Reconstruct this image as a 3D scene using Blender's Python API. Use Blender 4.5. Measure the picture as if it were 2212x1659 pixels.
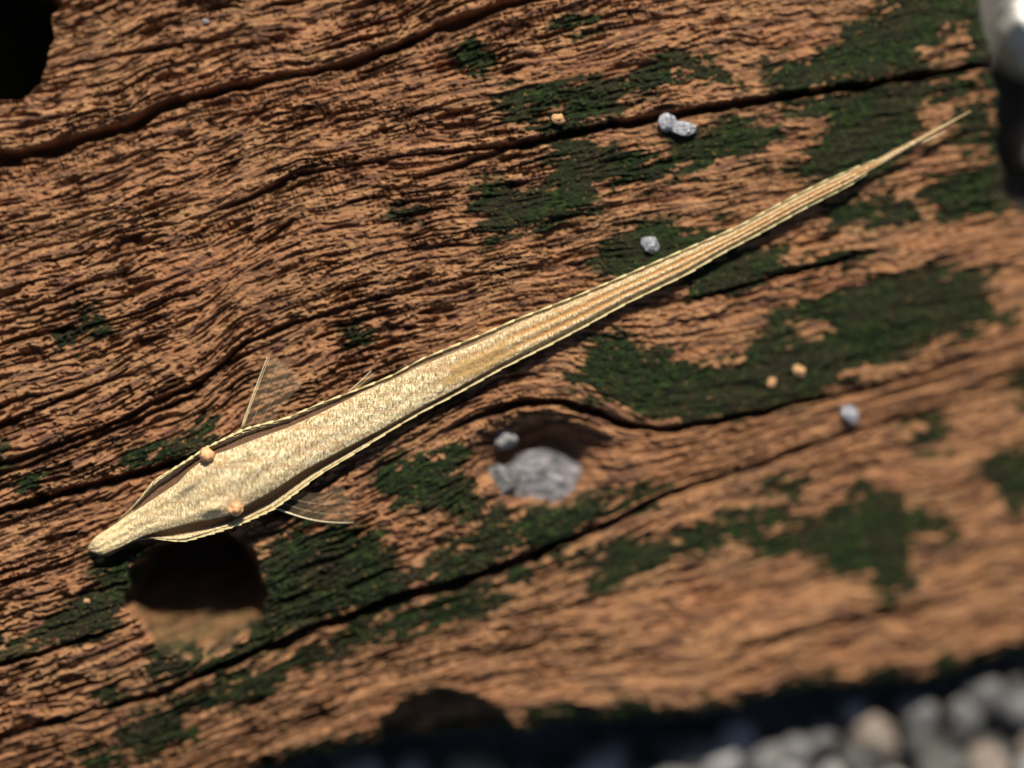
import bpy, bmesh, math, random
import numpy as np
from mathutils import Vector, Matrix, noise as mnoise

random.seed(7)
scene = bpy.context.scene
for o in list(bpy.data.objects):
    bpy.data.objects.remove(o)

# ------------------------------------------------------------------ camera, sky, sun, exposure
FRAME_W = 0.060                    # metres of timber across the picture
PXW, PXH = 2212.0, 1659.0          # survey grid laid over the photograph
K = FRAME_W / PXW                  # metres per survey unit (27 micrometres)
LENS = 85.0
D = LENS * FRAME_W / 36.0          # camera height above the top of the timber
Z0 = 0.0112                        # top of the timber above the ground

cam = bpy.data.cameras.new('camera')
cam.lens = LENS; cam.sensor_width = 36.0
cam.clip_start = 0.005; cam.clip_end = 50.0
cam.dof.use_dof = True
cam.dof.focus_distance = D - 0.0008
cam.dof.aperture_fstop = 4.5
cam_o = bpy.data.objects.new('camera', cam)
cam_o.location = (0, 0, Z0 + D)
scene.collection.objects.link(cam_o)
scene.camera = cam_o

SUN_EL, SUN_AZ = math.radians(43), math.radians(7)      # azimuth from +Y (top of the picture), + to the right
sun_dir = Vector((math.sin(SUN_AZ) * math.cos(SUN_EL), math.cos(SUN_AZ) * math.cos(SUN_EL), math.sin(SUN_EL)))
world = bpy.data.worlds.new('World'); scene.world = world; world.use_nodes = True
wn = world.node_tree.nodes
sky = wn.new('ShaderNodeTexSky'); sky.sky_type = 'NISHITA'; sky.sun_disc = False
sky.sun_elevation = SUN_EL; sky.sun_rotation = SUN_AZ
wn['Background'].inputs['Strength'].default_value = 0.05
world.node_tree.links.new(sky.outputs[0], wn['Background'].inputs['Color'])
sl = bpy.data.lights.new('sun', 'SUN'); sl.energy = 5.0; sl.angle = math.radians(0.5); sl.color = (1.0, 0.93, 0.82)
so = bpy.data.objects.new('sun', sl); scene.collection.objects.link(so)
so.rotation_euler = sun_dir.to_track_quat('Z', 'Y').to_euler()
vs = scene.view_settings
vs.view_transform = 'Standard'; vs.look = 'None'; vs.gamma = 1.0; vs.use_curve_mapping = False
vs.exposure = 0.5

# ------------------------------------------------------------------ helpers
def world_xy(u, v, dz=0.0):
    """survey units -> metres, for a point dz metres above the top of the timber"""
    f = K * (D - dz) / D
    return (u - PXW / 2) * f, (PXH / 2 - v) * f

def pt(u, v, dz=0.0):
    x, y = world_xy(u, v, dz)
    return Vector((x, y, Z0 + dz))

rng = np.random.RandomState(11)
PERM = rng.permutation(4096)
GRAD = rng.uniform(0, 2 * np.pi, 4096)
GX, GY = np.cos(GRAD), np.sin(GRAD)
def perlin(x, y, seed=0):
    x = np.asarray(x, float) + seed * 17.31; y = np.asarray(y, float) + seed * 9.77
    xi = np.floor(x).astype(np.int64); yi = np.floor(y).astype(np.int64)
    xf, yf = x - xi, y - yi
    def g(ix, iy, dx, dy):
        h = PERM[(PERM[(ix + 7 * seed) & 4095] + iy) & 4095]
        return GX[h] * dx + GY[h] * dy
    a = xf * xf * xf * (xf * (xf * 6 - 15) + 10); b = yf * yf * yf * (yf * (yf * 6 - 15) + 10)
    n0 = g(xi, yi, xf, yf); n1 = g(xi + 1, yi, xf - 1, yf)
    n2 = g(xi, yi + 1, xf, yf - 1); n3 = g(xi + 1, yi + 1, xf - 1, yf - 1)
    return ((n0 + a * (n1 - n0)) * (1 - b) + (n2 + a * (n3 - n2)) * b) * 1.5
def sstep(e0, e1, x):
    t = np.clip((x - e0) / (e1 - e0), 0, 1)
    return t * t * (3 - 2 * t)

def link(o, parent=None):
    scene.collection.objects.link(o)
    if parent is not None: o.parent = parent
    return o
def tag(o, label=None, cat=None, group=None, kind=None):
    if label: o['label'] = label
    if cat: o['category'] = cat
    if group: o['group'] = group
    if kind: o['kind'] = kind
    return o
def mesh_obj(name, verts, faces, mat, parent=None, smooth=True):
    me = bpy.data.meshes.new(name)
    me.from_pydata([tuple(p) for p in verts], [], faces)
    if smooth: me.polygons.foreach_set('use_smooth', [True] * len(me.polygons))
    me.materials.append(mat); me.update()
    return link(bpy.data.objects.new(name, me), parent)
def grid_mesh(name, X, Y, Z, keep, mat, attrs):
    """quad sheet from 2-D arrays, only the faces flagged in keep"""
    nv, nu = X.shape
    idx = np.arange(nv * nu).reshape(nv, nu)
    q = np.stack([idx[:-1, :-1], idx[1:, :-1], idx[1:, 1:], idx[:-1, 1:]], -1)[keep].reshape(-1, 4)
    used = np.zeros(nv * nu, bool); used[q.ravel()] = True
    remap = np.cumsum(used) - 1
    q = remap[q]
    co = np.stack([X.ravel(), Y.ravel(), Z.ravel()], -1)[used]
    me = bpy.data.meshes.new(name)
    me.vertices.add(len(co)); me.vertices.foreach_set('co', co.astype(np.float32).ravel())
    me.loops.add(q.size); me.loops.foreach_set('vertex_index', q.astype(np.int32).ravel())
    me.polygons.add(len(q))
    me.polygons.foreach_set('loop_start', np.arange(0, q.size, 4, dtype=np.int32))
    me.polygons.foreach_set('use_smooth', np.ones(len(q), bool))
    for an, a in attrs.items():
        at = me.attributes.new(an, 'FLOAT', 'POINT')
        at.data.foreach_set('value', a.ravel()[used].astype(np.float32))
    me.materials.append(mat); me.update(calc_edges=True); me.validate()
    return link(bpy.data.objects.new(name, me))

# ------------------------------------------------------------------ materials
class Mat:
    def __init__(self, name):
        self.m = bpy.data.materials.new(name); self.m.use_nodes = True
        self.n = self.m.node_tree.nodes; self.l = self.m.node_tree.links
        self.b = self.n['Principled BSDF']; self.out = self.n['Material Output']
        self.co = self.n.new('ShaderNodeTexCoord').outputs['Object']
    def noise(self, scale, detail=4, rough=0.6, vec=None):
        t = self.n.new('ShaderNodeTexNoise')
        t.inputs['Scale'].default_value = scale; t.inputs['Detail'].default_value = detail; t.inputs['Roughness'].default_value = rough
        self.l.new(vec or self.co, t.inputs['Vector']); return t.outputs['Fac']
    def voronoi(self, scale):
        t = self.n.new('ShaderNodeTexVoronoi'); t.inputs['Scale'].default_value = scale
        self.l.new(self.co, t.inputs['Vector']); return t.outputs['Distance']
    def stretch(self, angle, sc):
        t = self.n.new('ShaderNodeMapping'); t.inputs['Rotation'].default_value = (0, 0, angle); t.inputs['Scale'].default_value = sc
        self.l.new(self.co, t.inputs['Vector']); return t.outputs['Vector']
    def attr(self, name):
        t = self.n.new('ShaderNodeAttribute'); t.attribute_name = name; return t.outputs['Fac']
    def ramp(self, fac, stops):
        t = self.n.new('ShaderNodeValToRGB'); e = t.color_ramp.elements
        while len(e) < len(stops): e.new(0.5)
        for el, (p, c) in zip(e, stops):
            el.position = p; el.color = (*c, 1) if len(c) == 3 else c
        self.l.new(fac, t.inputs['Fac']); return t.outputs['Color']
    def mix(self, fac, a, b, mode='MIX'):
        t = self.n.new('ShaderNodeMix'); t.data_type = 'RGBA'; t.blend_type = mode
        for s, val in ((t.inputs[0], fac), (t.inputs[6], a), (t.inputs[7], b)):
            if isinstance(val, (int, float)): s.default_value = val
            elif isinstance(val, tuple): s.default_value = (*val, 1)
            else: self.l.new(val, s)
        return t.outputs[2]
    def math(self, op, a, b=0.0):
        t = self.n.new('ShaderNodeMath'); t.operation = op
        for s, val in ((t.inputs[0], a), (t.inputs[1], b)):
            if isinstance(val, (int, float)): s.default_value = val
            else: self.l.new(val, s)
        return t.outputs[0]
    def bump(self, h, dist, strength=1.0):
        t = self.n.new('ShaderNodeBump'); t.inputs['Distance'].default_value = dist; t.inputs['Strength'].default_value = strength
        self.l.new(h, t.inputs['Height']); self.l.new(t.outputs[0], self.b.inputs['Normal']); return t
    def color(self, c):
        if isinstance(c, tuple): self.b.inputs['Base Color'].default_value = (*c, 1)
        else: self.l.new(c, self.b.inputs['Base Color'])
    def set(self, **kw):
        for k, val in kw.items(): self.b.inputs[k.replace('_', ' ')].default_value = val
        return self

def mat_wood():
    M = Mat('weathered wood')
    gv = M.stretch(math.radians(-15), (0.14, 1, 1))
    fib = M.noise(9000, 5, 0.65, gv); big = M.noise(500, 3, 0.5, gv); blot = M.noise(260, 3, 0.55)
    base = M.ramp(fib, [(0.30, (0.150, 0.066, 0.032)), (0.50, (0.355, 0.172, 0.078)), (0.70, (0.60, 0.335, 0.152))])
    red = M.mix(M.ramp(big, [(0.4, (0, 0, 0)), (0.7, (1, 1, 1))]), base, (0.33, 0.125, 0.055))
    red2 = M.mix(0.45, base, red)
    c = M.mix(M.ramp(blot, [(0.45, (0, 0, 0)), (0.75, (0.55, 0.55, 0.55))]), red2, (0.34, 0.200, 0.092))
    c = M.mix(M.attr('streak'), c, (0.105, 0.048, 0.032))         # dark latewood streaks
    c = M.mix(M.attr('algae'), c, (0.035, 0.036, 0.012))          # thin green-black film soaked into the wood, plus painted shade in the bored hole
    M.color(c); M.set(Roughness=0.78, Specular_IOR_Level=0.22)
    h = M.math('ADD', M.noise(9000, 4, 0.7, gv), M.math('MULTIPLY', M.noise(16000, 3, 0.6), 0.7))
    M.bump(h, 0.00012, 1.0)
    return M.m
def mat_moss():
    M = Mat('dark green algae')
    n = M.noise(2200, 5, 0.65); n2 = M.noise(420, 3, 0.5)
    c = M.ramp(n, [(0.3, (0.004, 0.006, 0.002)), (0.52, (0.011, 0.022, 0.004)), (0.72, (0.036, 0.066, 0.009))])
    c = M.mix(M.ramp(n2, [(0.42, (0, 0, 0)), (0.68, (0.8, 0.8, 0.8))]), c, (0.026, 0.019, 0.009))
    c = M.mix(M.ramp(M.noise(5200, 2, 0.5), [(0.66, (0, 0, 0)), (0.72, (0.8, 0.8, 0.8))]), c, (0.30, 0.16, 0.07))
    M.color(c); M.set(Roughness=0.75, Specular_IOR_Level=0.2)
    M.bump(M.noise(6500, 4, 0.7), 0.00022, 0.9)
    return M.m
def mat_fish():
    M = Mat('dried fish skin')
    cross = M.stretch(math.radians(-26.4), (1, 0.32, 1)); along = M.stretch(math.radians(-26.4), (0.05, 1, 1))
    n = M.noise(9000, 4, 0.75, cross); n2 = M.noise(3600, 3, 0.5, along)
    c = M.ramp(n, [(0.33, (0.17, 0.105, 0.035)), (0.46, (0.52, 0.375, 0.165)), (0.60, (0.95, 0.83, 0.54))])
    c = M.mix(M.ramp(n2, [(0.48, (0, 0, 0)), (0.66, (0.65, 0.65, 0.65))]), c, (0.50, 0.27, 0.13))
    c = M.mix(M.attr('cream'), c, M.ramp(n, [(0.3, (0.60, 0.42, 0.18)), (0.65, (0.90, 0.72, 0.40))]))
    c = M.mix(M.attr('amber'), c, (0.50, 0.235, 0.058))
    c = M.mix(M.attr('film'), c, (0.46, 0.28, 0.090))
    c = M.mix(M.attr('brown'), c, M.ramp(n, [(0.3, (0.055, 0.018, 0.005)), (0.7, (0.15, 0.062, 0.018))]))
    M.color(c); M.set(Roughness=0.34, Specular_IOR_Level=0.6, Subsurface_Weight=0.0)
    M.bump(M.math('ADD', M.noise(15000, 3, 0.7), M.math('MULTIPLY', M.noise(9000, 2, 0.6, cross), 1.2)), 0.00010, 1.0)
    return M.m
def mat_simple(name, stops, scale, rough, bump_d, bump_scale, spec=0.4, **kw):
    M = Mat(name)
    M.color(M.ramp(M.noise(scale, 4, 0.6), stops)); M.set(Roughness=rough, Specular_IOR_Level=spec, **kw)
    M.bump(M.noise(bump_scale, 4, 0.65), bump_d, 0.8)
    return M.m
def mat_fin():
    M = Mat('clear fin membrane')
    M.color(M.ramp(M.noise(5000, 2, 0.5), [(0.3, (0.45, 0.30, 0.15)), (0.7, (0.70, 0.55, 0.36))]))
    M.set(Roughness=0.35, Alpha=0.045, Specular_IOR_Level=0.5)
    return M.m
WOOD, MOSS, FISH = mat_wood(), mat_moss(), mat_fish()
KEEL = mat_simple('bony plate edge', [(0.3, (0.42, 0.33, 0.12)), (0.7, (0.86, 0.74, 0.38))], 6000, 0.30, 0.00003, 14000, 0.6)
EYE = mat_simple('dried orange eye', [(0.3, (0.55, 0.23, 0.085)), (0.7, (0.80, 0.47, 0.24))], 5000, 0.40, 0.00006, 9000, 0.5)
FIN = mat_fin()
RAY = mat_simple('fin ray', [(0.3, (0.48, 0.38, 0.20)), (0.7, (0.68, 0.58, 0.36))], 5000, 0.35, 0.00002, 14000)
STONE = mat_simple('grey granite', [(0.34, (0.05, 0.055, 0.06)), (0.48, (0.15, 0.142, 0.145)), (0.66, (0.31, 0.288, 0.295))], 3.2, 0.5, 0.0005, 5)
PEBBLES = [mat_simple('pale pebble', [(0.3, (0.16, 0.155, 0.15)), (0.7, (0.46, 0.44, 0.43))], 2.2, 0.5, 0.0003, 5),
           mat_simple('grey pebble', [(0.3, (0.07, 0.07, 0.07)), (0.7, (0.22, 0.215, 0.205))], 2.2, 0.55, 0.0003, 5),
           mat_simple('brown pebble', [(0.3, (0.13, 0.10, 0.075)), (0.7, (0.33, 0.27, 0.22))], 2.2, 0.55, 0.0003, 5),
           mat_simple('dark pebble', [(0.3, (0.03, 0.032, 0.03)), (0.7, (0.11, 0.11, 0.10))], 2.2, 0.55, 0.0003, 5)]
CREAM = mat_simple('cream quartz', [(0.3, (0.70, 0.66, 0.56)), (0.7, (0.90, 0.88, 0.84))], 2, 0.35, 0.0002, 4, 0.5)
QUARTZ = mat_simple('milky quartz', [(0.34, (0.22, 0.225, 0.25)), (0.62, (0.82, 0.83, 0.88))], 2.5, 0.10, 0.0003, 3.5, 0.6, Transmission_Weight=0.4)
CRUMB = mat_simple('wood crumb', [(0.3, (0.42, 0.22, 0.09)), (0.7, (0.62, 0.38, 0.19))], 3, 0.8, 0.0001, 6, 0.2)
SOIL = mat_simple('gritty soil', [(0.3, (0.03, 0.028, 0.025)), (0.6, (0.10, 0.095, 0.088)), (0.8, (0.22, 0.21, 0.20))], 900, 0.85, 0.0006, 900, 0.2)

# ------------------------------------------------------------------ the ground
def build_ground():
    a = np.concatenate([np.linspace(-0.6, -0.07, 12), np.linspace(-0.065, 0.065, 160), np.linspace(0.07, 0.6, 12)])
    X, Y = np.meshgrid(a, a)
    Z = perlin(X / 0.0022, Y / 0.0022, 3) * 0.0005 + perlin(X / 0.006, Y / 0.006, 4) * 0.0005 - 0.0004
    o = grid_mesh('ground', X, Y[::-1], Z[::-1] * 1.0, np.ones((len(a) - 1, len(a) - 1), bool), SOIL, {})
    tag(o, kind='structure')
build_ground()

# ------------------------------------------------------------------ the weathered timber
def curve(pts):
    p = np.array(pts, float)
    uu = np.arange(-500, 2700, 4.0)
    vv = np.interp(uu, p[:, 0], p[:, 1])
    k = np.hanning(17); k /= k.sum()
    vv = np.convolve(np.pad(vv, 8, mode='edge'), k, mode='valid')
    return lambda u: np.interp(u, uu, vv)
GA = curve([(-500,440),(0,330),(103,317),(275,262),(344,224),(413,207),(516,179),(689,148),(850,100),(1000,30),(1100,0),(1500,-90),(2700,-310)])
GB = curve([(-500,740),(0,590),(250,520),(475,450),(650,372),(850,338),(1106,310),(1330,262),(1600,215),(1850,180),(2100,140),(2700,40)])
GC = curve([(-500,1220),(0,1000),(200,930),(435,820),(525,742),(625,697),(800,645),(1100,580),(1500,500),(2000,400),(2700,270)])
GD = curve([(-500,1520),(0,1290),(300,1190),(600,1085),(900,960),(1006,905),(1057,883),(1133,862),(1212,862),(1292,886),(1355,915),(1435,923),(1578,900),(1731,865),(1881,835),(2212,740),(2700,630)])
GE = curve([(-500,1740),(0,1590),(340,1492),(560,1400),(700,1342),(850,1290),(1000,1247),(1106,1210),(1331,1120),(1456,1055),(1606,1010),(1831,930),(2212,830),(2700,730)])
GF = curve([(-500,2070),(0,1900),(560,1690),(800,1600),(1106,1570),(1506,1570),(1731,1500),(2006,1470),(2212,1405),(2700,1280)])
EDGE_LOW = curve([(-500,2000),(0,1860),(450,1700),(640,1655),(760,1622),(850,1606),(1000,1606),(1110,1592),(1200,1568),(1500,1556),(1731,1502),(2006,1474),(2120,1440),(2212,1408),(2700,1270)])
er_v = [-500, -60, 60, 140, 210, 340, 420, 455, 480, 1900]; er_u = [2118, 2124, 2132, 2150, 2164, 2168, 2184, 2210, 2420, 2440]

def base_z(u, v):
    """the slow fall of the worn timber towards its lower and right-hand edges, metres below its top"""
    d = (u - 200) * 0.449 + (v - 1190) * 0.893
    dl = np.logaddexp(0, (d - 120) / 130) * 130
    r = np.logaddexp(0, (u - 1350) / 180) * 180
    up = np.logaddexp(0, (-d - 620) / 150) * 150
    return -(dl * 0.0000056 + r * 0.0000024 + up * 0.0000022) - 0.00005

def poly_inside(U, V, poly, reach=70):
    """signed distance to a polygon, + inside, clamped at -reach"""
    P = np.array(poly, float)
    out = np.full(U.shape, -float(reach))
    vi = np.where((V[:, 0] > P[:, 1].min() - reach) & (V[:, 0] < P[:, 1].max() + reach))[0]
    ui = np.where((U[0] > P[:, 0].min() - reach) & (U[0] < P[:, 0].max() + reach))[0]
    if len(vi) == 0 or len(ui) == 0: return out
    sl_ = np.s_[vi[0]:vi[-1] + 1, ui[0]:ui[-1] + 1]
    x, y = U[sl_], V[sl_]
    d2 = np.full(x.shape, 1e12); ins = np.zeros(x.shape, bool)
    for i in range(len(P)):
        ax, ay = P[i]; bx, by = P[(i + 1) % len(P)]
        ex, ey = bx - ax, by - ay
        t = np.clip(((x - ax) * ex + (y - ay) * ey) / (ex * ex + ey * ey + 1e-9), 0, 1)
        d2 = np.minimum(d2, (x - ax - t * ex) ** 2 + (y - ay - t * ey) ** 2)
        if ay != by:
            c = (ay > y) != (by > y)
            ins ^= c & (x < ex * (y - ay) / ey + ax)
    d = np.sqrt(d2); out[sl_] = np.maximum(np.where(ins, d, -d), -reach)
    return out

ALGAE = [
 [(1080,235),(1110,200),(1190,190),(1240,178),(1340,172),(1380,150),(1460,118),(1530,132),(1600,190),(1545,170),(1440,172),(1370,200),(1320,248),(1180,297),(1130,270)],
 [(1660,155),(1700,130),(1780,120),(1830,70),(1900,30),(1960,-20),(2130,-20),(2150,100),(2100,140),(2100,60),(2060,50),(2050,110),(1990,110),(2000,150),(1850,178),(1700,198),(1660,204),(1690,180)],
 [(1030,420),(1060,400),(1110,415),(1180,410),(1200,340),(1190,310),(1270,295),(1350,330),(1430,345),(1450,375),(1400,390),(1290,390),(1280,450),(1200,480),(1130,490),(1060,520),(1050,470)],
 [(985,125),(1010,105),(1060,100),(1080,115),(1070,140),(1020,150)],
 [(1210,50),(1250,35),(1290,45),(1240,65)],
 [(1290,560),(1340,500),(1440,478),(1500,500),(1560,490),(1580,520),(1480,560),(1370,600),(1290,590)],
 [(1450,290),(1530,278),(1600,262),(1680,290),(1640,330),(1560,340),(1500,370),(1450,370)],
 [(1700,225),(1900,185),(2050,160),(2130,190),(2090,215),(2000,205),(1965,240),(1990,290),(1950,330),(1890,380),(1800,400),(1720,375),(1760,330),(1800,262),(1740,245)],
 [(1981,425),(2040,380),(2166,350),(2200,440),(2170,470),(2110,450),(2060,470),(2000,450)],
 [(1790,450),(1850,425),(1960,440),(1990,470),(1880,475),(1800,480)],
 [(2060,230),(2120,240),(2130,300),(2080,330),(2060,280)],
 [(1220,820),(1260,780),(1290,730),(1330,740),(1450,760),(1500,800),(1600,790),(1650,700),(1700,670),(1780,640),(1900,600),(2050,580),(2140,590),(2130,650),(2190,690),(2060,720),(1900,780),(1800,830),(1700,870),(1560,896),(1450,912),(1380,900),(1300,850)],
 [(1500,590),(1600,545),(1760,545),(1900,540),(1890,560),(1700,590),(1560,640),(1480,640)],
 [(800,1040),(860,1000),(960,980),(1000,950),(1012,1060),(1060,1100),(1100,1130),(1250,1080),(1400,1060),(1440,1060),(1300,1120),(1100,1200),(980,1250),(850,1285),(700,1335),(620,1360),(480,1450),(330,1452),(330,1420),(540,1400),(550,1250),(590,1160),(700,1150),(800,1150),(850,1200),(862,1250),(920,1240),(940,1200),(1010,1180),(1040,1140),(950,1090),(860,1090)],
 [(75,1370),(110,1330),(160,1310),(220,1260),(230,1210),(300,1185),(312,1200),(285,1250),(268,1300),(240,1350),(180,1380),(80,1385)],
 [(300,975),(400,945),(455,918),(440,960),(380,985),(270,1005)],
 [(620,1430),(700,1390),(830,1325),(1000,1275),(1080,1262),(1100,1290),(1050,1320),(960,1350),(850,1370),(750,1410),(690,1440),(640,1440)],
 [(370,1520),(420,1500),(520,1460),(610,1440),(620,1470),(560,1510),(540,1500),(470,1520),(390,1530)],
 [(265,1590),(300,1550),(350,1530),(380,1550),(425,1600),(350,1625),(275,1625)],
 [(180,1640),(250,1615),(260,1640),(200,1680)],
 [(1220,1210),(1330,1180),(1400,1160),(1420,1180),(1480,1150),(1540,1130),(1690,1095),(1700,1130),(1600,1170),(1500,1190),(1400,1230),(1270,1280),(1300,1240),(1230,1220)],
 [(1560,1180),(1780,1120),(1880,1050),(1910,1060),(2000,1110),(2060,1150),(1960,1170),(1980,1270),(1920,1300),(1890,1250),(1830,1240),(1760,1200),(1650,1190)],
 [(2115,1005),(2240,960),(2240,1090),(2180,1075)], [(2195,800),(2240,790),(2240,870),(2205,870)],
 [(1660,1050),(1790,1030),(1700,1070)], [(1960,930),(2020,910),(2040,950),(1980,980)],
 [(0,1380),(40,1380),(30,1400),(-30,1410)], [(170,690),(210,690),(215,710),(180,715)], [(120,730),(160,725),(165,748),(130,750)],
 [(0,960),(0,1020),(-40,1030),(-40,980)], [(40,1045),(90,1030),(80,1060),(45,1065)], [(860,455),(900,450),(900,468),(870,472)],
 [(560,1080),(680,1110),(700,1130),(640,1130)], [(210,1500),(250,1480),(250,1510),(220,1520)], [(1090,1220),(1160,1210),(1150,1250),(1100,1250)],
 [(750,715),(790,712),(790,735),(755,740)],
]
BARE = [[(1320,250),(1370,203),(1430,178),(1500,165),(1545,172),(1530,195),(1430,215),(1350,240)],
        [(2050,40),(2105,45),(2100,80),(2060,115),(2030,100)],
        [(1700,695),(1800,690),(1760,730),(1700,740)], [(1650,545),(1850,520),(1900,540),(1700,575)],
        [(1140,225),(1215,230),(1215,258),(1180,262)]]

class Timber: pass
def build_timber():
    u = np.concatenate([np.arange(-340, -20, 13.0), np.arange(-20, 2234, 2.0), np.arange(2236, 2470, 13.0)])
    v = np.concatenate([np.arange(-340, -20, 13.0), np.arange(-20, 1681, 2.0), np.arange(1686, 1990, 13.0)])
    U, V = np.meshgrid(u, v)
    # grain co-ordinate T: constant along the traced grain lines
    guides = [GA(u) - 700, GA(u), GB(u), GC(u), GD(u), GE(u), GF(u), GF(u) + 700]
    tv = [-700, 0, 270, 580, 900, 1110, 1470, 2170]
    T = np.empty_like(U)
    for i in range(len(u)):
        T[:, i] = np.interp(v, [g[i] for g in guides], tv)
    S = U * 0.97 - V * 0.24
    T = T + perlin(S / 160, T / 60, 21) * 9 + perlin(S / 45, T / 22, 22) * 2.5
    right = sstep(900, 1700, U + 0.25 * V)                    # flaky, coarser half
    ridged = sstep(900, 1150, V) * sstep(900, 500, U)         # strongly lined lower-left corner
    # ---- outline
    lo = V - EDGE_LOW(U); ri = U - np.interp(V, er_v, er_u)
    out = np.maximum.reduce([lo, ri, -U - 325, -V - 325, V - 1960])
    out = out + perlin(U / 55, V / 55, 31) * 9 + perlin(U / 16, V / 16, 32) * 3
    # ---- fibres
    mm = 0.001
    h = perlin(S / 420, T / 46, 1) * 0.26 + perlin(S / 150, T / 20, 2) * 0.10
    pl = perlin(S / 140, T / 24, 12) + 0.45 * perlin(S / 32, T / 9, 13) + 0.2 * perlin(S / 10, T / 5, 14)
    h += sstep(-0.06, 0.07, pl) * (0.12 + 0.12 * right)            # flakes and terraces left by weathering
    rgh = sstep(-0.35, 0.35, perlin(S / 230, T / 70, 16))
    h += perlin(S / 80, T / 8.5, 3) * (0.035 + 0.05 * rgh + 0.16 * ridged - 0.02 * right)
    h += perlin(S / 36, T / 4.6, 4) * (0.02 + 0.05 * rgh)
    h += perlin(S / 13, T / 5.0, 5) * 0.05 + perlin(S / 5, T / 4.0, 15) * 0.05
    # elongated pores and splits: sharp sided pits
    for sc, tc, th, dep, sd in ((85, 8, 0.30, 0.75, 6), (48, 6, 0.32, 0.65, 7), (150, 13, 0.40, 1.0, 8), (24, 5.5, 0.38, 0.55, 9), (11, 5, 0.40, 0.40, 10)):
        p = perlin(S / sc, T / tc, sd)
        w = (1.0 - 0.68 * right) * (0.55 + 0.6 * rgh)
        h -= sstep(th, th + 0.13, p + 0.10 * (rgh - 0.5)) * dep * w
    # ladder of rays across the grain just below the top crack
    band = sstep(12, 30, T) * sstep(95, 55, T) * sstep(1500, 1250, U) * sstep(-0.25, 0.15, perlin(S / 150, T / 30, 41))
    h -= band * sstep(0.05, 0.25, perlin(S / 6.5, T / 30, 42)) * 0.42
    band2 = sstep(275, 300, T) * sstep(350, 310, T) * sstep(380, 430, U) * sstep(900, 700, U)
    h -= band2 * sstep(0.05, 0.25, perlin(S / 6.0, T / 26, 43)) * 0.40
    # ---- flaked-off layer where the algae grows
    m = np.full(U.shape, -70.0)
    for P in ALGAE: m = np.maximum(m, poly_inside(U, V, P))
    for P in BARE: m = np.minimum(m, -poly_inside(U, V, P))
    m = m + perlin(S / 75, T / 16, 51) * 30 + perlin(S / 24, T / 8, 52) * 17 + perlin(U / 9, V / 9, 53) * 6 + 5
    m = np.maximum(m, np.where(U > 560, out + 30 + perlin(S / 60, T / 30, 54) * 30, -70))
    holes = sstep(0.30, 0.42, perlin(S / 34, T / 13, 55) + 0.5 * perlin(U / 12, V / 12, 56))
    m = m - holes * 16 * (m < 34)
    moss = sstep(-3, 5, m)
    film = sstep(-20, 6, m + perlin(U / 20, V / 20, 57) * 14 + perlin(S / 110, T / 30, 59) * 26)
    h -= sstep(-5, 3, m) * (0.20 + 0.12 * right) * (1 - 0.4 * (perlin(S / 90, T / 20, 58)))
    h = h * (1 - 0.55 * moss)
    # ---- cracks
    def crack(g, spans, seed, wob=5.0):
        nonlocal h
        d = V - g(U) - perlin(U / 70, V / 400, seed) * wob - perlin(U / 14, V / 200, seed + 1) * 2.2
        p = np.array(spans, float)
        w = np.interp(U, p[:, 0], p[:, 1]); dep = np.interp(U, p[:, 0], p[:, 2])
        w = np.maximum(w * 1.3 * (1 + 0.5 * perlin(U / 60, V / 900, seed + 2)), 0.5)
        prof = sstep(-0.22, 0.02, d / w) * (1 - sstep(0.5, 1.15, d / w))      # steep upper lip, gentler lower one
        lip = np.exp(-((d + w * 1.3) / (w * 1.2)) ** 2) * 0.14
        h = h - prof * dep * 2.7 + lip * (dep > 0.2)
    crack(GA, [(-400,20,1.5),(330,20,1.6),(480,14,1.1),(640,9,0.7),(800,18,1.3),(1000,20,1.5),(1150,14,1.0),(1700,5,0)], 61)
    crack(GB, [(-400,4,0),(440,4,0),(500,8,0.6),(700,8,0.7),(900,5,0.3),(1060,8,0.8),(1130,13,1.5),(1600,14,1.7),(2050,12,1.5),(2180,8,0.8)], 64, 3)
    crack(GC, [(-400,10,0.8),(100,10,0.9),(430,11,1.0),(540,9,0.9),(800,8,0.6),(1000,4,0)], 67, 4)
    crack(GD, [(-400,5,0),(940,6,0),(1010,10,0.8),(1100,13,1.4),(1290,14,1.6),(1450,13,1.3),(1650,12,1.1),(1880,9,0.6),(2212,8,0.3)], 70, 3)
    crack(GE, [(-400,8,0.6),(300,10,0.9),(480,15,1.3),(800,18,1.7),(1000,20,1.8),(1200,16,1.3),(1400,11,0.8),(1850,8,0.4),(2212,6,0.2)], 73, 4)
    crack(curve([(-500,1250),(0,1098),(250,1030),(425,982),(700,880)]), [(-400,13,1.1),(250,14,1.3),(420,12,1.0),(520,6,0),(2600,4,0)], 76, 3)
    crack(curve([(-500,1520),(0,1435),(180,1378),(330,1330),(700,1200)]), [(-400,8,0.8),(200,8,0.8),(300,4,0),(2600,4,0)], 79, 3)
    crack(curve([(-500,1010),(0,915),(130,860),(400,760)]), [(-400,7,0.7),(150,7,0.7),(330,4,0),(2600,4,0)], 82, 3)
    crack(curve([(-500,1100),(0,1025),(200,945),(415,850),(480,800)]), [(-400,7,0.8),(400,8,0.9),(470,4,0),(2600,4,0)], 85, 3)
    crack(curve([(-500,600),(700,480),(900,385),(1106,312),(2700,0)]), [(-400,4,0),(860,4,0),(950,8,0.7),(1090,9,0.9),(1130,4,0),(2600,4,0)], 88, 3)
    crack(curve([(-500,300),(100,150),(330,100),(550,70),(2700,-300)]), [(-400,4,0),(160,5,0.2),(300,8,0.7),(420,8,0.6),(560,4,0),(2600,4,0)], 91, 3)
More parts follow.
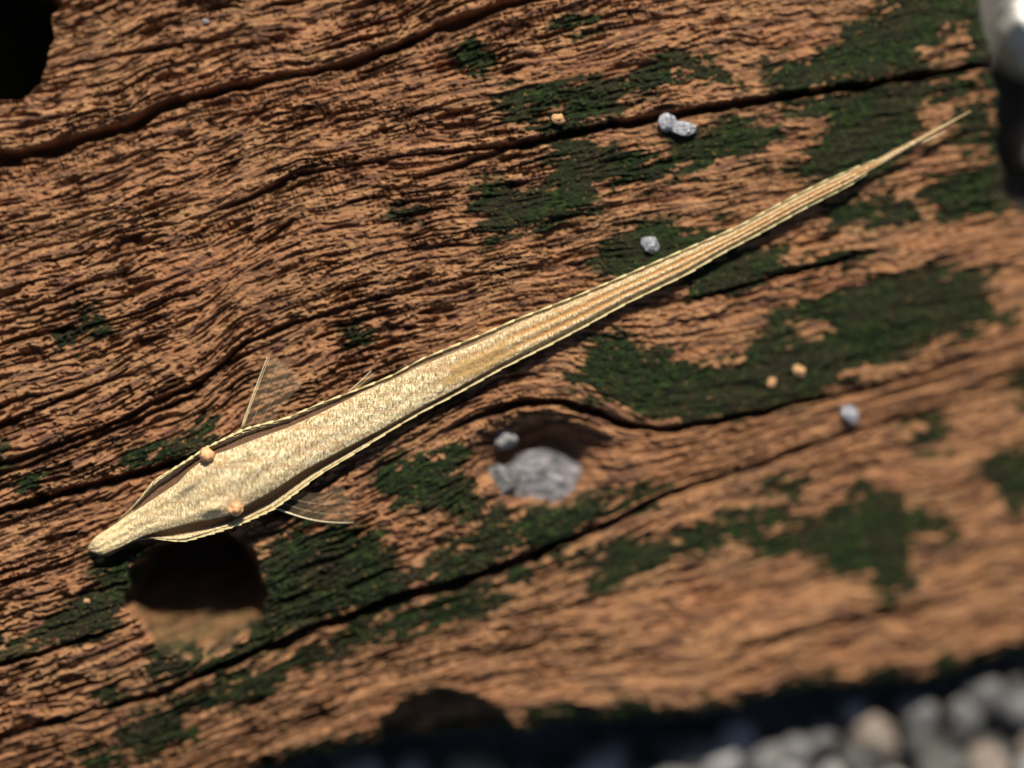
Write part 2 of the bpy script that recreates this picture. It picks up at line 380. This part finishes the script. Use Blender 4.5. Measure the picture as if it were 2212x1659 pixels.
    crack(curve([(-500,700),(1480,650),(1800,560),(2212,470),(2700,400)]), [(-400,4,0),(1450,4,0),(1600,10,0.8),(1800,9,0.6),(1950,5,0),(2600,4,0)], 94, 5)
    crack(curve([(-500,1700),(1500,1420),(1800,1345),(2212,1270),(2700,1200)]), [(-400,4,0),(1560,4,0),(1700,12,0.8),(1850,10,0.6),(2000,10,0.8),(2100,5,0),(2600,4,0)], 97, 5)
    Z = base_z(U, V) + h * mm * 0.62
    # ---- holes
    wob = 1 + perlin(U / 90, V / 90, 101) * 0.10 + perlin(U / 25, V / 25, 102) * 0.04
    # slanting bored hole under the fish's head: deep at the top, running out at the bottom
    a = np.hypot((U - 428) / 150, (V - 1282) / 136) * wob
    deep = 0.0075 * np.clip((1425 - V) / 190, 0, 1.15) ** 1.1
    Z1 = -deep + h * mm * 0.30
    inside = sstep(1.02, 0.93, a)
    inside = np.where(U > 500, sstep(1.04, 0.72, a), inside)
    Z = Z * (1 - inside) + (base_z(U, V) + Z1) * inside
    moss = np.where(inside > 0.5, moss * sstep(1300, 1390, V) * 0.9, moss); film = np.where(inside > 0.5, np.maximum(film * sstep(1280, 1360, V), 0.6 + 0.35 * perlin(S / 70, T / 22, 104)), film)  # greenish stain inside the bore, strengthened to paint in the slope's dimness
    # worn knot hole with the stone in it
    b = np.hypot((U - 1166) / 152, (V - 992) / 108) * wob
    bowl = sstep(1.05, 0.35, b)
    Z = Z - bowl * 0.0030
    moss = moss * (1 - sstep(1.0, 0.8, b)); film = film * (1 - 0.8 * sstep(1.05, 0.8, b))
    # hollow scooped out of the lower edge
    e = np.hypot((U - 965) / 150, (V - 1592) / 100) * wob
    hol = sstep(1.05, 0.80, e)
    Z = Z - hol * 0.0026
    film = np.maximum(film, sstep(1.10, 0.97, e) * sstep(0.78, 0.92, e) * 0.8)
    # pit in the top-left corner
    pit = sstep(14, -10, np.maximum(U - np.interp(V, [-340, -75, -60, -30, 0, 60, 120, 180, 215, 260], [-300, -300, 0, 80, 98, 88, 76, 60, 20, -200]), 0) - 14 + perlin(U / 40, V / 40, 103) * 12 + np.where(V > 215, 30, 0))
    pit = pit * sstep(-250, -200, U)
    Z = Z - pit * 0.0085
    moss = np.where(pit > 0.4, 1.0, moss); film = np.maximum(film, pit)
    # ---- rounded margin and sides
    R = 46.0
    x = np.clip((out + R) / R, 0, 1)
    Z = Z - (1 - np.sqrt(np.clip(1 - x * x, 0, 1))) * R * K * 1.3
    Z = np.where(out > 0, np.maximum(Z - out * K * 45, -Z0 - 0.001), Z)
    Z = np.maximum(Z, -Z0 - 0.001)
    keep = (out[:-1, :-1] < 16) & (out[1:, 1:] < 16)
    bz = base_z(U, V)
    f = K * (D - bz) / D
    X = (U - PXW / 2) * f; Y = (PXH / 2 - V) * f
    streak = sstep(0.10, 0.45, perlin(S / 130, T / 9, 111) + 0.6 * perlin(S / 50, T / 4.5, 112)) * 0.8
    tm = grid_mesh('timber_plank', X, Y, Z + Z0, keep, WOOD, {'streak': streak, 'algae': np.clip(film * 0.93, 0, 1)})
    tag(tm, 'weathered reddish brown timber plank with cracked grain, holes and dark algae patches', 'plank')
    # ---- the algae crust as its own sheet
    mo = (moss - 0.5) * 0.00016 + (perlin(U / 7, V / 7, 121) * 0.00006 + perlin(U / 18, V / 18, 122) * 0.00006) * sstep(0.4, 0.9, moss)
    km = (np.maximum.reduce([moss[:-1, :-1], moss[1:, 1:], moss[1:, :-1], moss[:-1, 1:]]) > 0.42) & (out[:-1, :-1] < -2) & (out[1:, 1:] < -2)
    ms = grid_mesh('algae', X, Y, Z + Z0 + mo, km, MOSS, {})
    tag(ms, 'dark green algae crust spread in patches over the timber', 'algae', kind='stuff')
    t = Timber(); t.u, t.v, t.Z = u, v, Z
    return t
TB = build_timber()
def surf(u, v):
    """height of the timber under a survey point"""
    i = int(np.clip(np.searchsorted(TB.u, u), 1, len(TB.u) - 1)); j = int(np.clip(np.searchsorted(TB.v, v), 1, len(TB.v) - 1))
    return float(TB.Z[j, i])
def surf_max(u, v, r):
    return max(surf(u + r * math.cos(a) * q, v + r * math.sin(a) * q) for a in np.linspace(0, 6.28, 9) for q in (0, .5, 1))

# ------------------------------------------------------------------ the dried fish
A0, A1 = np.array([190.0, 1187.0]), np.array([2097.0, 240.0])
AX = (A1 - A0) / np.linalg.norm(A1 - A0); NX = np.array([AX[1], -AX[0]])      # NX points to the upper-left side
if NX[1] > 0: NX = -NX
LEN = float(np.linalg.norm(A1 - A0))
def track(pts):
    p = np.array(pts, float) - A0
    s = p @ AX; o = p @ NX
    i = np.argsort(s)
    ss = np.arange(0, LEN + 1, 6.0)
    oo = np.interp(ss, s[i], o[i])
    k = np.hanning(9); k /= k.sum()
    oo = np.convolve(np.pad(oo, 4, mode='edge'), k, mode='valid')
    return lambda x: np.interp(x, ss, oo)
UP_OUT = track([(296,1077),(337,1036),(401,997),(448,966),(528,927),(623,902),(687,873.5),(787,836),(849,810),(908,777),(1042,722),(1115,690),(1239,642),(1324,606),(1456,549),(1590,491.7),(1709,427),(1780,391.6),(1857,358),(1885,348),(1995,290.5),(2097,238.5)])
LO_OUT = track([(324.5,1175),(401,1169),(464,1150),(528,1128),(591.4,1099),(639,1064),(687,1027),(782,969),(849.5,926),(908,892),(981,854),(1083,797),(1185,746),(1267,703),(1343.6,660),(1480,594),(1556,549),(1642,503.6),(1723,458),(1837.6,399),(1877,371),(1973,313.5),(2097,242)])
UP_IN = track([(188,1179),(205,1160),(241.8,1137),(305,1096),(385,1045),(407,1018),(455,984),(480,978),(560,947),(623,924),(687,896),(782,848),(849,822),(908,791),(1042,738),(1115,704),(1239,655),(1324,618),(1456,560),(1590,500),(1709,434),(1780,398),(1857,362),(1885,352),(2097,239)])
LO_IN = track([(194,1192),(216,1201),(260,1182),(312,1156),(401,1131),(496,1112),(528,1093),(591,1058),(655,1016),(750,966),(849,914),(908,880),(981,842),(1083,785),(1185,734),(1267,692),(1343,650),(1480,585),(1556,541),(1642,496),(1723,452),(1837,395),(1877,370),(2097,241.5)])
def fish_lift(s):
    """height of the underside above the timber top (survey units): rests on the plank, tail tip a little raised"""
    c = A0 + AX * s
    return base_z(c[0], c[1]) / K + 11 + 22 * float(sstep(1450, LEN, s))
def fish_h(s, wo):
    return 8 + 0.80 * wo * float(np.interp(s, [0, 60, 250, 420, 560, 900, 1400, 1900, 2200], [1.0, 1.0, 0.80, 0.70, 0.58, 0.50, 0.50, 0.7, 0.9]))
def fish_section(s):
    ui, li = float(UP_IN(s)), float(LO_IN(s))
    c = (ui + li) / 2
    uo = ui + 0.8 + max(0.0, float(UP_OUT(s)) - ui - 0.8) * float(sstep(60, 190, s))
    lo_ = li - 0.8 - max(0.0, li - 0.8 - float(LO_OUT(s))) * float(sstep(70, 200, s))
    return c, ui, li, uo, lo_
def fpt(s, off, z):
    c = A0 + AX * s + NX * off
    dz = z * K
    return pt(c[0], c[1], dz)
def build_fish():
    root = bpy.data.objects.new('dried_fish', None); root.empty_display_size = 0.005
    root.location = pt(*(A0 + AX * 420), base_z(*(A0 + AX * 420)) + 0.0002); link(root)
    tag(root, 'slender dried golden fish with pointed snout and whip tail lying across the plank', 'fish')
    inv = Matrix.Translation(-root.location)
    def part(name, verts, faces, mat, parent=root, smooth=True, attrs=None):
        off = root.location
        o = mesh_obj(name, [Vector(p) - off for p in verts], faces, mat, None, smooth)
        for an, a in (attrs or {}).items():
            at = o.data.attributes.new(an, 'FLOAT', 'POINT'); at.data.foreach_set('value', np.asarray(a, np.float32))
        o.parent = parent
        return o
    ST = list(np.concatenate([np.array([0.2, 1.5, 4, 7]), np.arange(10, LEN - 1, 2.6), [LEN]]))
    NT, NB = 57, 9
    verts, faces = [], []; A = {k: [] for k in ('cream', 'amber', 'film', 'brown')}
    for s in ST:
        c, ui, li, uo, lo_ = fish_section(s)
        if s < 22:                                       # rounded snout tip
            r = math.sqrt(max(0.0, 1 - (1 - s / 22) ** 2)); r = max(r, 0.05)
            ui, li, uo, lo_ = c + (ui - c) * r, c + (li - c) * r, c + (uo - c) * r, c + (lo_ - c) * r
        wo = (uo - lo_) / 2; wi = (ui - li) / 2
        H = fish_h(s, wi * 1.05 + (wo - wi * 1.05) * float(sstep(180, 420, s)))
        if s < 22: H *= math.sqrt(max(0.04, 1 - (1 - s / 22) ** 2))
        z0 = fish_lift(s)
        tail = float(sstep(820, 1150, s)); thin = float(sstep(1870, 1950, s))
        for i in range(NT):
            q = i / (NT - 1)
            # share the points: 6 on each lip, 9 on each flank, the rest on the back
            if q < 0.10:   off = uo + (uo - ui) * 0 - (uo - ui) * 0.35 * (q / 0.10); zone, f = 'lip', q / 0.10
            elif q < 0.25: f = (q - 0.10) / 0.15; off = uo - (uo - ui) * (0.35 + 0.65 * f); zone = 'flank'
            elif q <= 0.75: f = (q - 0.25) / 0.5; off = ui + (li - ui) * f; zone = 'back'
            elif q <= 0.90: f = 1 - (q - 0.75) / 0.15; off = lo_ - (lo_ - li) * (0.35 + 0.65 * f); zone = 'flank'
            else: f = 1 - (q - 0.90) / 0.10; off = lo_ - (lo_ - li) * 0.35 * f; zone = 'lip'
            br = cr = am = fi = 0.0
            wlip = max(uo - ui, li - lo_)
            wide = float(sstep(6, 16, wlip)) * (1 - tail)
            if zone == 'lip':
                z = H * (0.20 + 0.24 * math.sin(min(1, f * 1.0) * math.pi) + 0.05 * f)
                cr = 0.35; br = 0.0
            elif zone == 'flank':
                z = H * (0.25 + 0.55 * f ** 2.4)
                br = wide * float(sstep(0.0, 0.15, f) * (1 - sstep(0.86, 1.0, f))) * 0.95
            else:
                a = 2 * f - 1
                z = H * (0.80 + 0.20 * (1 - a * a))
                # long keels along the back of the tail, and low folds over the trunk
                kk = math.cos(a * math.pi * 2.5)
                z += tail * (1 - thin) * H * 0.10 * kk
                am = tail * (1 - thin) * max(0.0, -kk) * 0.85 + 0.25 * tail
                z += (1 - tail) * H * 0.03 * math.cos(a * 9.5 + 0.4 * math.sin(s / 60))
                # plates: a small step every ring
                ph = (s / 41.0) % 1.0
                z += (0.9 if s > 430 else 0.2) * (ph - 0.5) * (1 - thin)
                cr = float(sstep(150, 30, s)) * 0.8 + 0.35 * float(sstep(480, 200, s))
                # brow ridges in front of the eyes
                for ea in (-0.62, 0.62):
                    z += 9 * math.exp(-((a - ea) / 0.20) ** 2 - ((s - 268 - 18 * ea) / 26) ** 2)
                z -= 8 * math.exp(-(a / 0.35) ** 2 - ((s - 225) / 60) ** 2) * 0.6
                p2 = A0 + AX * s + NX * off
                nn = mnoise.noise(Vector((p2[0] / 16, p2[1] / 16, 3)))
                fi = float(sstep(1.1, 0.6, math.hypot((s - 930) / 105, (off - c + 8) / 24) + nn * 0.5)) * 0.9
                br = 0.25 * float(sstep(300, 370, s) * sstep(470, 400, s)) * max(0, nn * 2)
            p2 = (s / 9, off / 7, 0.0)
            z += mnoise.noise(Vector(p2)) * (1.6 if zone == 'back' else 0.8) * (1 - 0.7 * thin)
            verts.append(fpt(s, off, z0 + max(z, 1.0)))
            for kname, val in (('cream', cr), ('amber', am), ('film', fi), ('brown', br)): A[kname].append(min(1, max(0, val)))
        for i in range(NB):                              # underside
            q = (i + 1) / (NB + 1)
            off = lo_ + (uo - lo_) * q
            z = H * 0.20 - H * 0.22 * math.sin(q * math.pi)
            verts.append(fpt(s, off, z0 + z))
            for kname in A: A[kname].append(0.3 if kname == 'brown' else 0.0)
    N = NT + NB
    for j in range(len(ST) - 1):
        for i in range(N):
            k = (i + 1) % N
            faces.append((j * N + i, j * N + k, (j + 1) * N + k, (j + 1) * N + i))
    faces.append(tuple(range(N - 1, -1, -1))); faces.append(tuple((len(ST) - 1) * N + i for i in range(N)))
    body = part('body', verts, faces, FISH, attrs=A)
    # bony keel plates along both margins: one wedge mesh, scaled and turned for each
    kv = [(-0.52, 0, -0.5), (-0.52, 0, 0.5), (0.52, -1, -0.5), (0.52, -1, 0.5), (-0.52, -0.35, -0.5), (-0.52, -0.35, 0.5),
          (0.50, 1, -0.5), (0.50, 1, 0.4), (0.62, 0.45, 0), (-0.1, 0.5, -0.5), (-0.1, 0.5, 0.62), (0.1, -0.5, 0.55)]
    bm = bmesh.new()
    for p in kv: bm.verts.new(p)
    bmesh.ops.convex_hull(bm, input=list(bm.verts))
    kme = bpy.data.meshes.new('keel_plate'); bm.to_mesh(kme); bm.free(); kme.materials.append(KEEL)
    for side in (1, -1):
        s = 140.0 if side > 0 else 150.0
        n = 0
        while s < 1880:
            pitch = 20.0 if s < 460 else float(np.interp(s, [460, 1200, 1880], [38, 44, 36]))
            c, ui, li, uo, lo_ = fish_section(s)
            e0 = fish_section(s - 14); e1 = fish_section(s + 14)
            off = uo if side > 0 else lo_
            sl_ = ((e1[3] - e0[3]) if side > 0 else (e1[4] - e0[4])) / 28.0
            H = fish_h(s, (uo - lo_) / 2)
            wd = float(np.interp(s, [140, 260, 420, 520, 1000, 1600, 1880], [1.2, 3.6, 3.4, 2.4, 2.4, 2.2, 1.2]))
            zc = fish_lift(s) + H * 0.44
            pos = fpt(s, off, zc) - root.location
            tx = Vector((AX[0] + NX[0] * sl_, -(AX[1] + NX[1] * sl_), 0)).normalized()
            ty = Vector((NX[0], -NX[1], 0)) * side
            ty = (ty - tx * ty.dot(tx)).normalized(); tz = tx.cross(ty)
            jit = random.uniform(0.85, 1.15)
            Mx = Matrix((tx * pitch * K * (1.15 if s < 460 else 1.02), ty * wd * K * jit, tz * 9 * K * (0.4 + 0.6 * wd / 4))).transposed().to_4x4()
            Mx.translation = pos
            o = bpy.data.objects.new('keel_plate', kme); link(o, body)
            o.matrix_local = Mx
            s += pitch; n += 1
    # eyes: swollen dried bulbs with a small knob
    for (eu, ev) in ((447, 983), (509, 1098)):
        p = np.array([eu, ev]) - A0; s = float(p @ AX); off = float(p @ NX)
        c, ui, li, uo, lo_ = fish_section(s)
        ez = fish_lift(s) + fish_h(s, (uo - lo_) / 2) * 0.80
        bm = bmesh.new(); bmesh.ops.create_icosphere(bm, subdivisions=3, radius=1)
        ctr = fpt(s, off, ez)
        vs_ = []
        for w in bm.verts:
            d = w.co.normalized(); r = 16.0 * (1 + 0.45 * mnoise.noise(d * 1.7 + Vector((eu * 0.37, 0, 0))) + 0.24 * mnoise.noise(d * 4.5 + Vector((0, ev * 0.21, 0))))
            if d.z > 0.55: r *= 1 + 0.25 * (d.z - 0.55)
            vs_.append(ctr + Vector((d.x, d.y * 0.9, d.z * 0.85)) * r * K)
        fs = [[w.index for w in f_.verts] for f_ in bm.faces]; bm.free()
        part('eye', vs_, fs, EYE)
    # fins: clear fans with a stout leading ray
    def fan(name, root_uv, tips, zr, zt, sag, rays):
        R0 = np.array(root_uv[0], float); R1 = np.array(root_uv[1], float); P = np.array(tips, float)
        nR, nL = 15, 12
        def pos(a, r, dz=0.0):
            base = R0 + (R1 - R0) * a
            tip = np.array([np.interp(a, np.linspace(0, 1, len(P)), P[:, k]) for k in (0, 1)])
            w = base + (tip - base) * r + np.array([0.0, sag * math.sin(r * math.pi)])
            fold = 3.5 * math.sin(a * 34) * r
            bow = 6 * math.sin(r * math.pi)
            z = base_z(w[0], w[1]) / K + zr + (zt - zr) * r + fold + bow
            return pt(w[0], w[1], (z + dz) * K)
        vs_, fs = [], []
        for side in (0, 1):
            for i in range(nR):
                for j in range(nL):
                    vs_.append(pos(i / (nR - 1), j / (nL - 1), -1.0 * side))
        B = nR * nL
        for i in range(nR - 1):
            for j in range(nL - 1):
                a = i * nL + j
                fs.append((a, a + 1, a + nL + 1, a + nL)); fs.append((B + a, B + a + nL, B + a + nL + 1, B + a + 1))
        rim = [i * nL for i in range(nR)] + [(nR - 1) * nL + j for j in range(1, nL)] + [i * nL + nL - 1 for i in range(nR - 2, -1, -1)] + [j for j in range(nL - 2, 0, -1)]
        for i in range(len(rim)):
            a, b_ = rim[i], rim[(i + 1) % len(rim)]
            fs.append((a, b_, B + b_, B + a))
        f_ = part(name, vs_, fs, FIN)
        for a, w in rays:
            tv, tf = [], []
            M_ = 12
            for j in range(M_ + 1):
                r = j / M_
                c = pos(a, r * 0.99, 0.5); rad = w * (1 - 0.65 * r) * K
                d = (pos(a, min(1, r + 0.05)) - pos(a, max(0, r - 0.05))).normalized()
                sx = d.cross(Vector((0, 0, 1))).normalized(); sz = sx.cross(d)
                for k in range(6):
                    an = k / 6 * 2 * math.pi
                    tv.append(c + sx * math.cos(an) * rad + sz * math.sin(an) * rad)
            for j in range(M_):
                for k in range(6):
                    tf.append((j * 6 + k, j * 6 + (k + 1) % 6, (j + 1) * 6 + (k + 1) % 6, (j + 1) * 6 + k))
            tf.append((5, 4, 3, 2, 1, 0)); tf.append(tuple(M_ * 6 + k for k in range(6)))
            part('fin_ray', tv, tf, RAY, parent=f_)
        return f_
    many = [(0.3, 0.3), (0.6, 0.3)]
    fan('pectoral_fin', ((594, 1097), (650, 1062)), [(765, 1129), (770, 1112), (765, 1090), (752, 1066), (735, 1042)], 22, 18, 11, [(0.0, 2.2)] + many)
    fan('pectoral_fin', ((521, 926), (590, 908)), [(578, 770), (600, 776), (622, 788), (640, 806), (655, 828)], 22, 18, -3, [(0.0, 2.0), (0.05, 1.2)] + many)
    fan('anal_fin', ((752, 846), (770, 838)), [(802, 800), (808, 806), (812, 813)], 16, 14, 2, [(0.0, 1.6), (0.5, 0.6)])
    # loose second strand beside the tail tip
    tv, tf = [], []
    path = [(1905, 352), (1947, 327), (1985, 310), (2015, 298), (2043, 284)]
    for j in range(25):
        r = j / 24
        w = [np.interp(r * 4, range(5), [p[k] for p in path]) for k in (0, 1)]
        p_ = np.array(w) - A0; s = float(p_ @ AX)
        c = pt(w[0], w[1], (fish_lift(s) + 3) * K); rad = 2.1 * K * (1 - 0.5 * r) * (1 if j else 0.2)
        d = Vector((AX[0], -AX[1], 0)); sx = d.cross(Vector((0, 0, 1)))
        for k in range(6):
            an = k / 6 * 2 * math.pi
            tv.append(c + sx * math.cos(an) * rad + Vector((0, 0, 1)) * math.sin(an) * rad)
    for j in range(24):
        for k in range(6):
            tf.append((j * 6 + k, j * 6 + (k + 1) % 6, (j + 1) * 6 + (k + 1) % 6, (j + 1) * 6 + k))
    tf.append((5, 4, 3, 2, 1, 0)); tf.append(tuple(144 + k for k in range(6)))
    part('tail_strand', tv, tf, RAY)
build_fish()

# ------------------------------------------------------------------ stones, grains and crumbs
def rock_mesh(name, seed, mat, sub=3, rough=0.25, facets=0.0, scale=(1, 1, 1)):
    bm = bmesh.new(); bmesh.ops.create_icosphere(bm, subdivisions=sub, radius=1)
    o3 = Vector((seed * 3.1, seed * 1.7, seed * 0.9))
    rs = random.Random(seed)
    planes = [(Vector((rs.gauss(0, 1), rs.gauss(0, 1), rs.gauss(0, 1))).normalized(), rs.uniform(0.62, 0.9)) for _ in range(11)]
    for w in bm.verts:
        d = w.co.normalized(); r = 1 + rough * mnoise.noise(d * 1.4 + o3) + rough * 0.45 * mnoise.noise(d * 3.6 + o3)
        if facets:
            for n, c in planes:
                k = d.dot(n)
                if k > 0.05: r = min(r, c / k + (1 - facets) * 0.5)
        w.co = Vector((d.x * scale[0], d.y * scale[1], d.z * scale[2])) * r
    me = bpy.data.meshes.new(name); bm.to_mesh(me); bm.free()
    me.polygons.foreach_set('use_smooth', [facets == 0.0] * len(me.polygons))
    me.materials.append(mat); return me
def place(name, me, u, v, dz, size, rz=0.0, flat=1.0):
    o = link(bpy.data.objects.new(name, me)); o.location = pt(u, v, dz)
    o.scale = (size[0] * K, size[1] * K, size[2] * K); o.rotation_euler = (0, 0, rz); return o

# the stone wedged in the knot hole, and the smaller grains beside it
o = place('wedged_stone', rock_mesh('wedged_stone', 5, STONE, 4, 0.30, 0.8), 1166, 1042, surf(1172, 1020) + 0.0008, (112, 72, 56), 0.25)
tag(o, 'rough grey stone wedged in the round knot hole of the plank', 'stone')
o = place('stone_chip', rock_mesh('stone_chip', 9, PEBBLES[1], 3, 0.3, 0.8), 1085, 1040, surf(1085, 1040) + 0.0004, (38, 44, 34), 0.5)
tag(o, 'small darker grey stone chip beside the wedged stone in the knot hole', 'stone')
o = place('stone_chip', rock_mesh('stone_chip', 12, PEBBLES[0], 3, 0.3, 0.8), 1090, 948, surf(1090, 948) + 0.0004, (26, 26, 22), 0.2)
tag(o, 'small pale stone chip on the upper wall of the knot hole', 'stone')
for (u_, v_, sx, sy, sd, lab) in ((1476, 276, 29, 18, 21, 'clear white quartz grain on the plank just below the long upper crack'),
                                  (1440, 262, 20, 20, 22, 'dull glassy grain touching the white quartz grain below the upper crack'),
                                  (1406, 528, 19, 26, 23, 'pale grey quartz grain on dark algae above the fish\'s tail'),
                                  (1836, 895, 20, 27, 24, 'single white quartz grain on bare wood right of the knot hole'),
                                  (445, 46, 5, 8, 25, 'tiny glinting grain on bare wood near the plank\'s corner pit')):
    o = place('quartz_grain', rock_mesh('quartz_grain', sd, QUARTZ, 3, 0.25, 0.9), u_, v_, surf_max(u_, v_, 8) + 0.35 * min(sx, sy) * K, (sx, sy, min(sx, sy) * 0.75), 0.3 * sd)
    tag(o, lab, 'grain', 'quartz grains on the plank')
cr = rock_mesh('wood_crumb', 31, CRUMB, 3, 0.4)
for (u_, v_, r_, lab) in ((1727, 801, 13, 'round tan wood crumb on dark algae between fish tail and winding crack'),
                          (1666, 825, 10, 'smaller tan wood crumb beside the round crumb on dark algae'),
                          (1206, 256, 12, 'tan wood crumb on dark algae above the upper crack'),
                          (188, 1298, 6, 'tiny tan wood crumb at the algae left of the bored hole')):
    o = place('wood_crumb', cr, u_, v_, surf_max(u_, v_, 6) + 0.4 * r_ * K, (r_ * 1.15, r_ * 0.9, r_ * 0.8), u_)
    tag(o, lab, 'crumb', 'wood crumbs on the algae')
# bright stone at the plank's end
o = place('cream_pebble', rock_mesh('cream_pebble', 41, CREAM, 4, 0.22), 2222, 78, -Z0 + 0.0044, (74, 84, 165), 0.35)
tag(o, 'large bright cream pebble lying against the chipped end of the plank', 'pebble')
# gravel along the lower edge and the end
pm = [[rock_mesh('pebble', 50 + k * 5 + j, PEBBLES[k], 3, 0.28) for j in range(4)] for k in range(4)]
LABP = ['pale grey pebble', 'mid grey pebble', 'brownish pebble', 'dark pebble']
spots = []
rp = random.Random(3)
v_ = 1470
while v_ < 1960:
    u_ = 560 + rp.uniform(0, 40)
    while u_ < 2520:
        uu, vv = u_ + rp.uniform(-26, 26), v_ + rp.uniform(-26, 26)
        if vv > float(EDGE_LOW(uu)) + 46 and uu > 640: spots.append((uu, vv))
        u_ += rp.uniform(70, 112)
    v_ += 66
for k in range(6): spots.append((2250 + rp.uniform(-20, 60), 170 + k * 48))
for uu, vv in spots:
    k = rp.choices((0, 1, 2, 3), (0.24, 0.30, 0.16, 0.30))[0]
    r_ = rp.uniform(34, 66) * (1.15 if rp.random() < 0.2 else 0.9)
    me = rp.choice(pm[k])
    size = (r_ * rp.uniform(0.85, 1.3), r_ * rp.uniform(0.8, 1.1), r_ * rp.uniform(0.75, 1.0))
    o = place('pebble', me, uu, vv, -Z0 + size[2] * K * 0.8, size, rp.uniform(0, 6.28))
    end = uu > 2220 and vv < 450
    gap = vv - float(EDGE_LOW(uu))
    word = ('small' if r_ < 42 else 'large' if r_ > 54 else 'medium')
    if end: where = 'in the gravel beyond the chipped plank end'
    elif uu < 1130: where = 'in the shadowed gravel under the hollow in the plank edge' if gap < 170 else 'in the gravel well clear of the hollow in the plank edge'
    elif gap < 110: where = 'in the gravel close under the plank\'s lower edge'
    elif gap < 220: where = 'in the sunlit gravel one row out from the plank\'s lower edge'
    else: where = 'in the sunlit gravel far out from the plank\'s lower edge'
    tag(o, word + ' ' + LABP[k] + ' ' + where, 'pebble', 'gravel pebbles beside the plank')
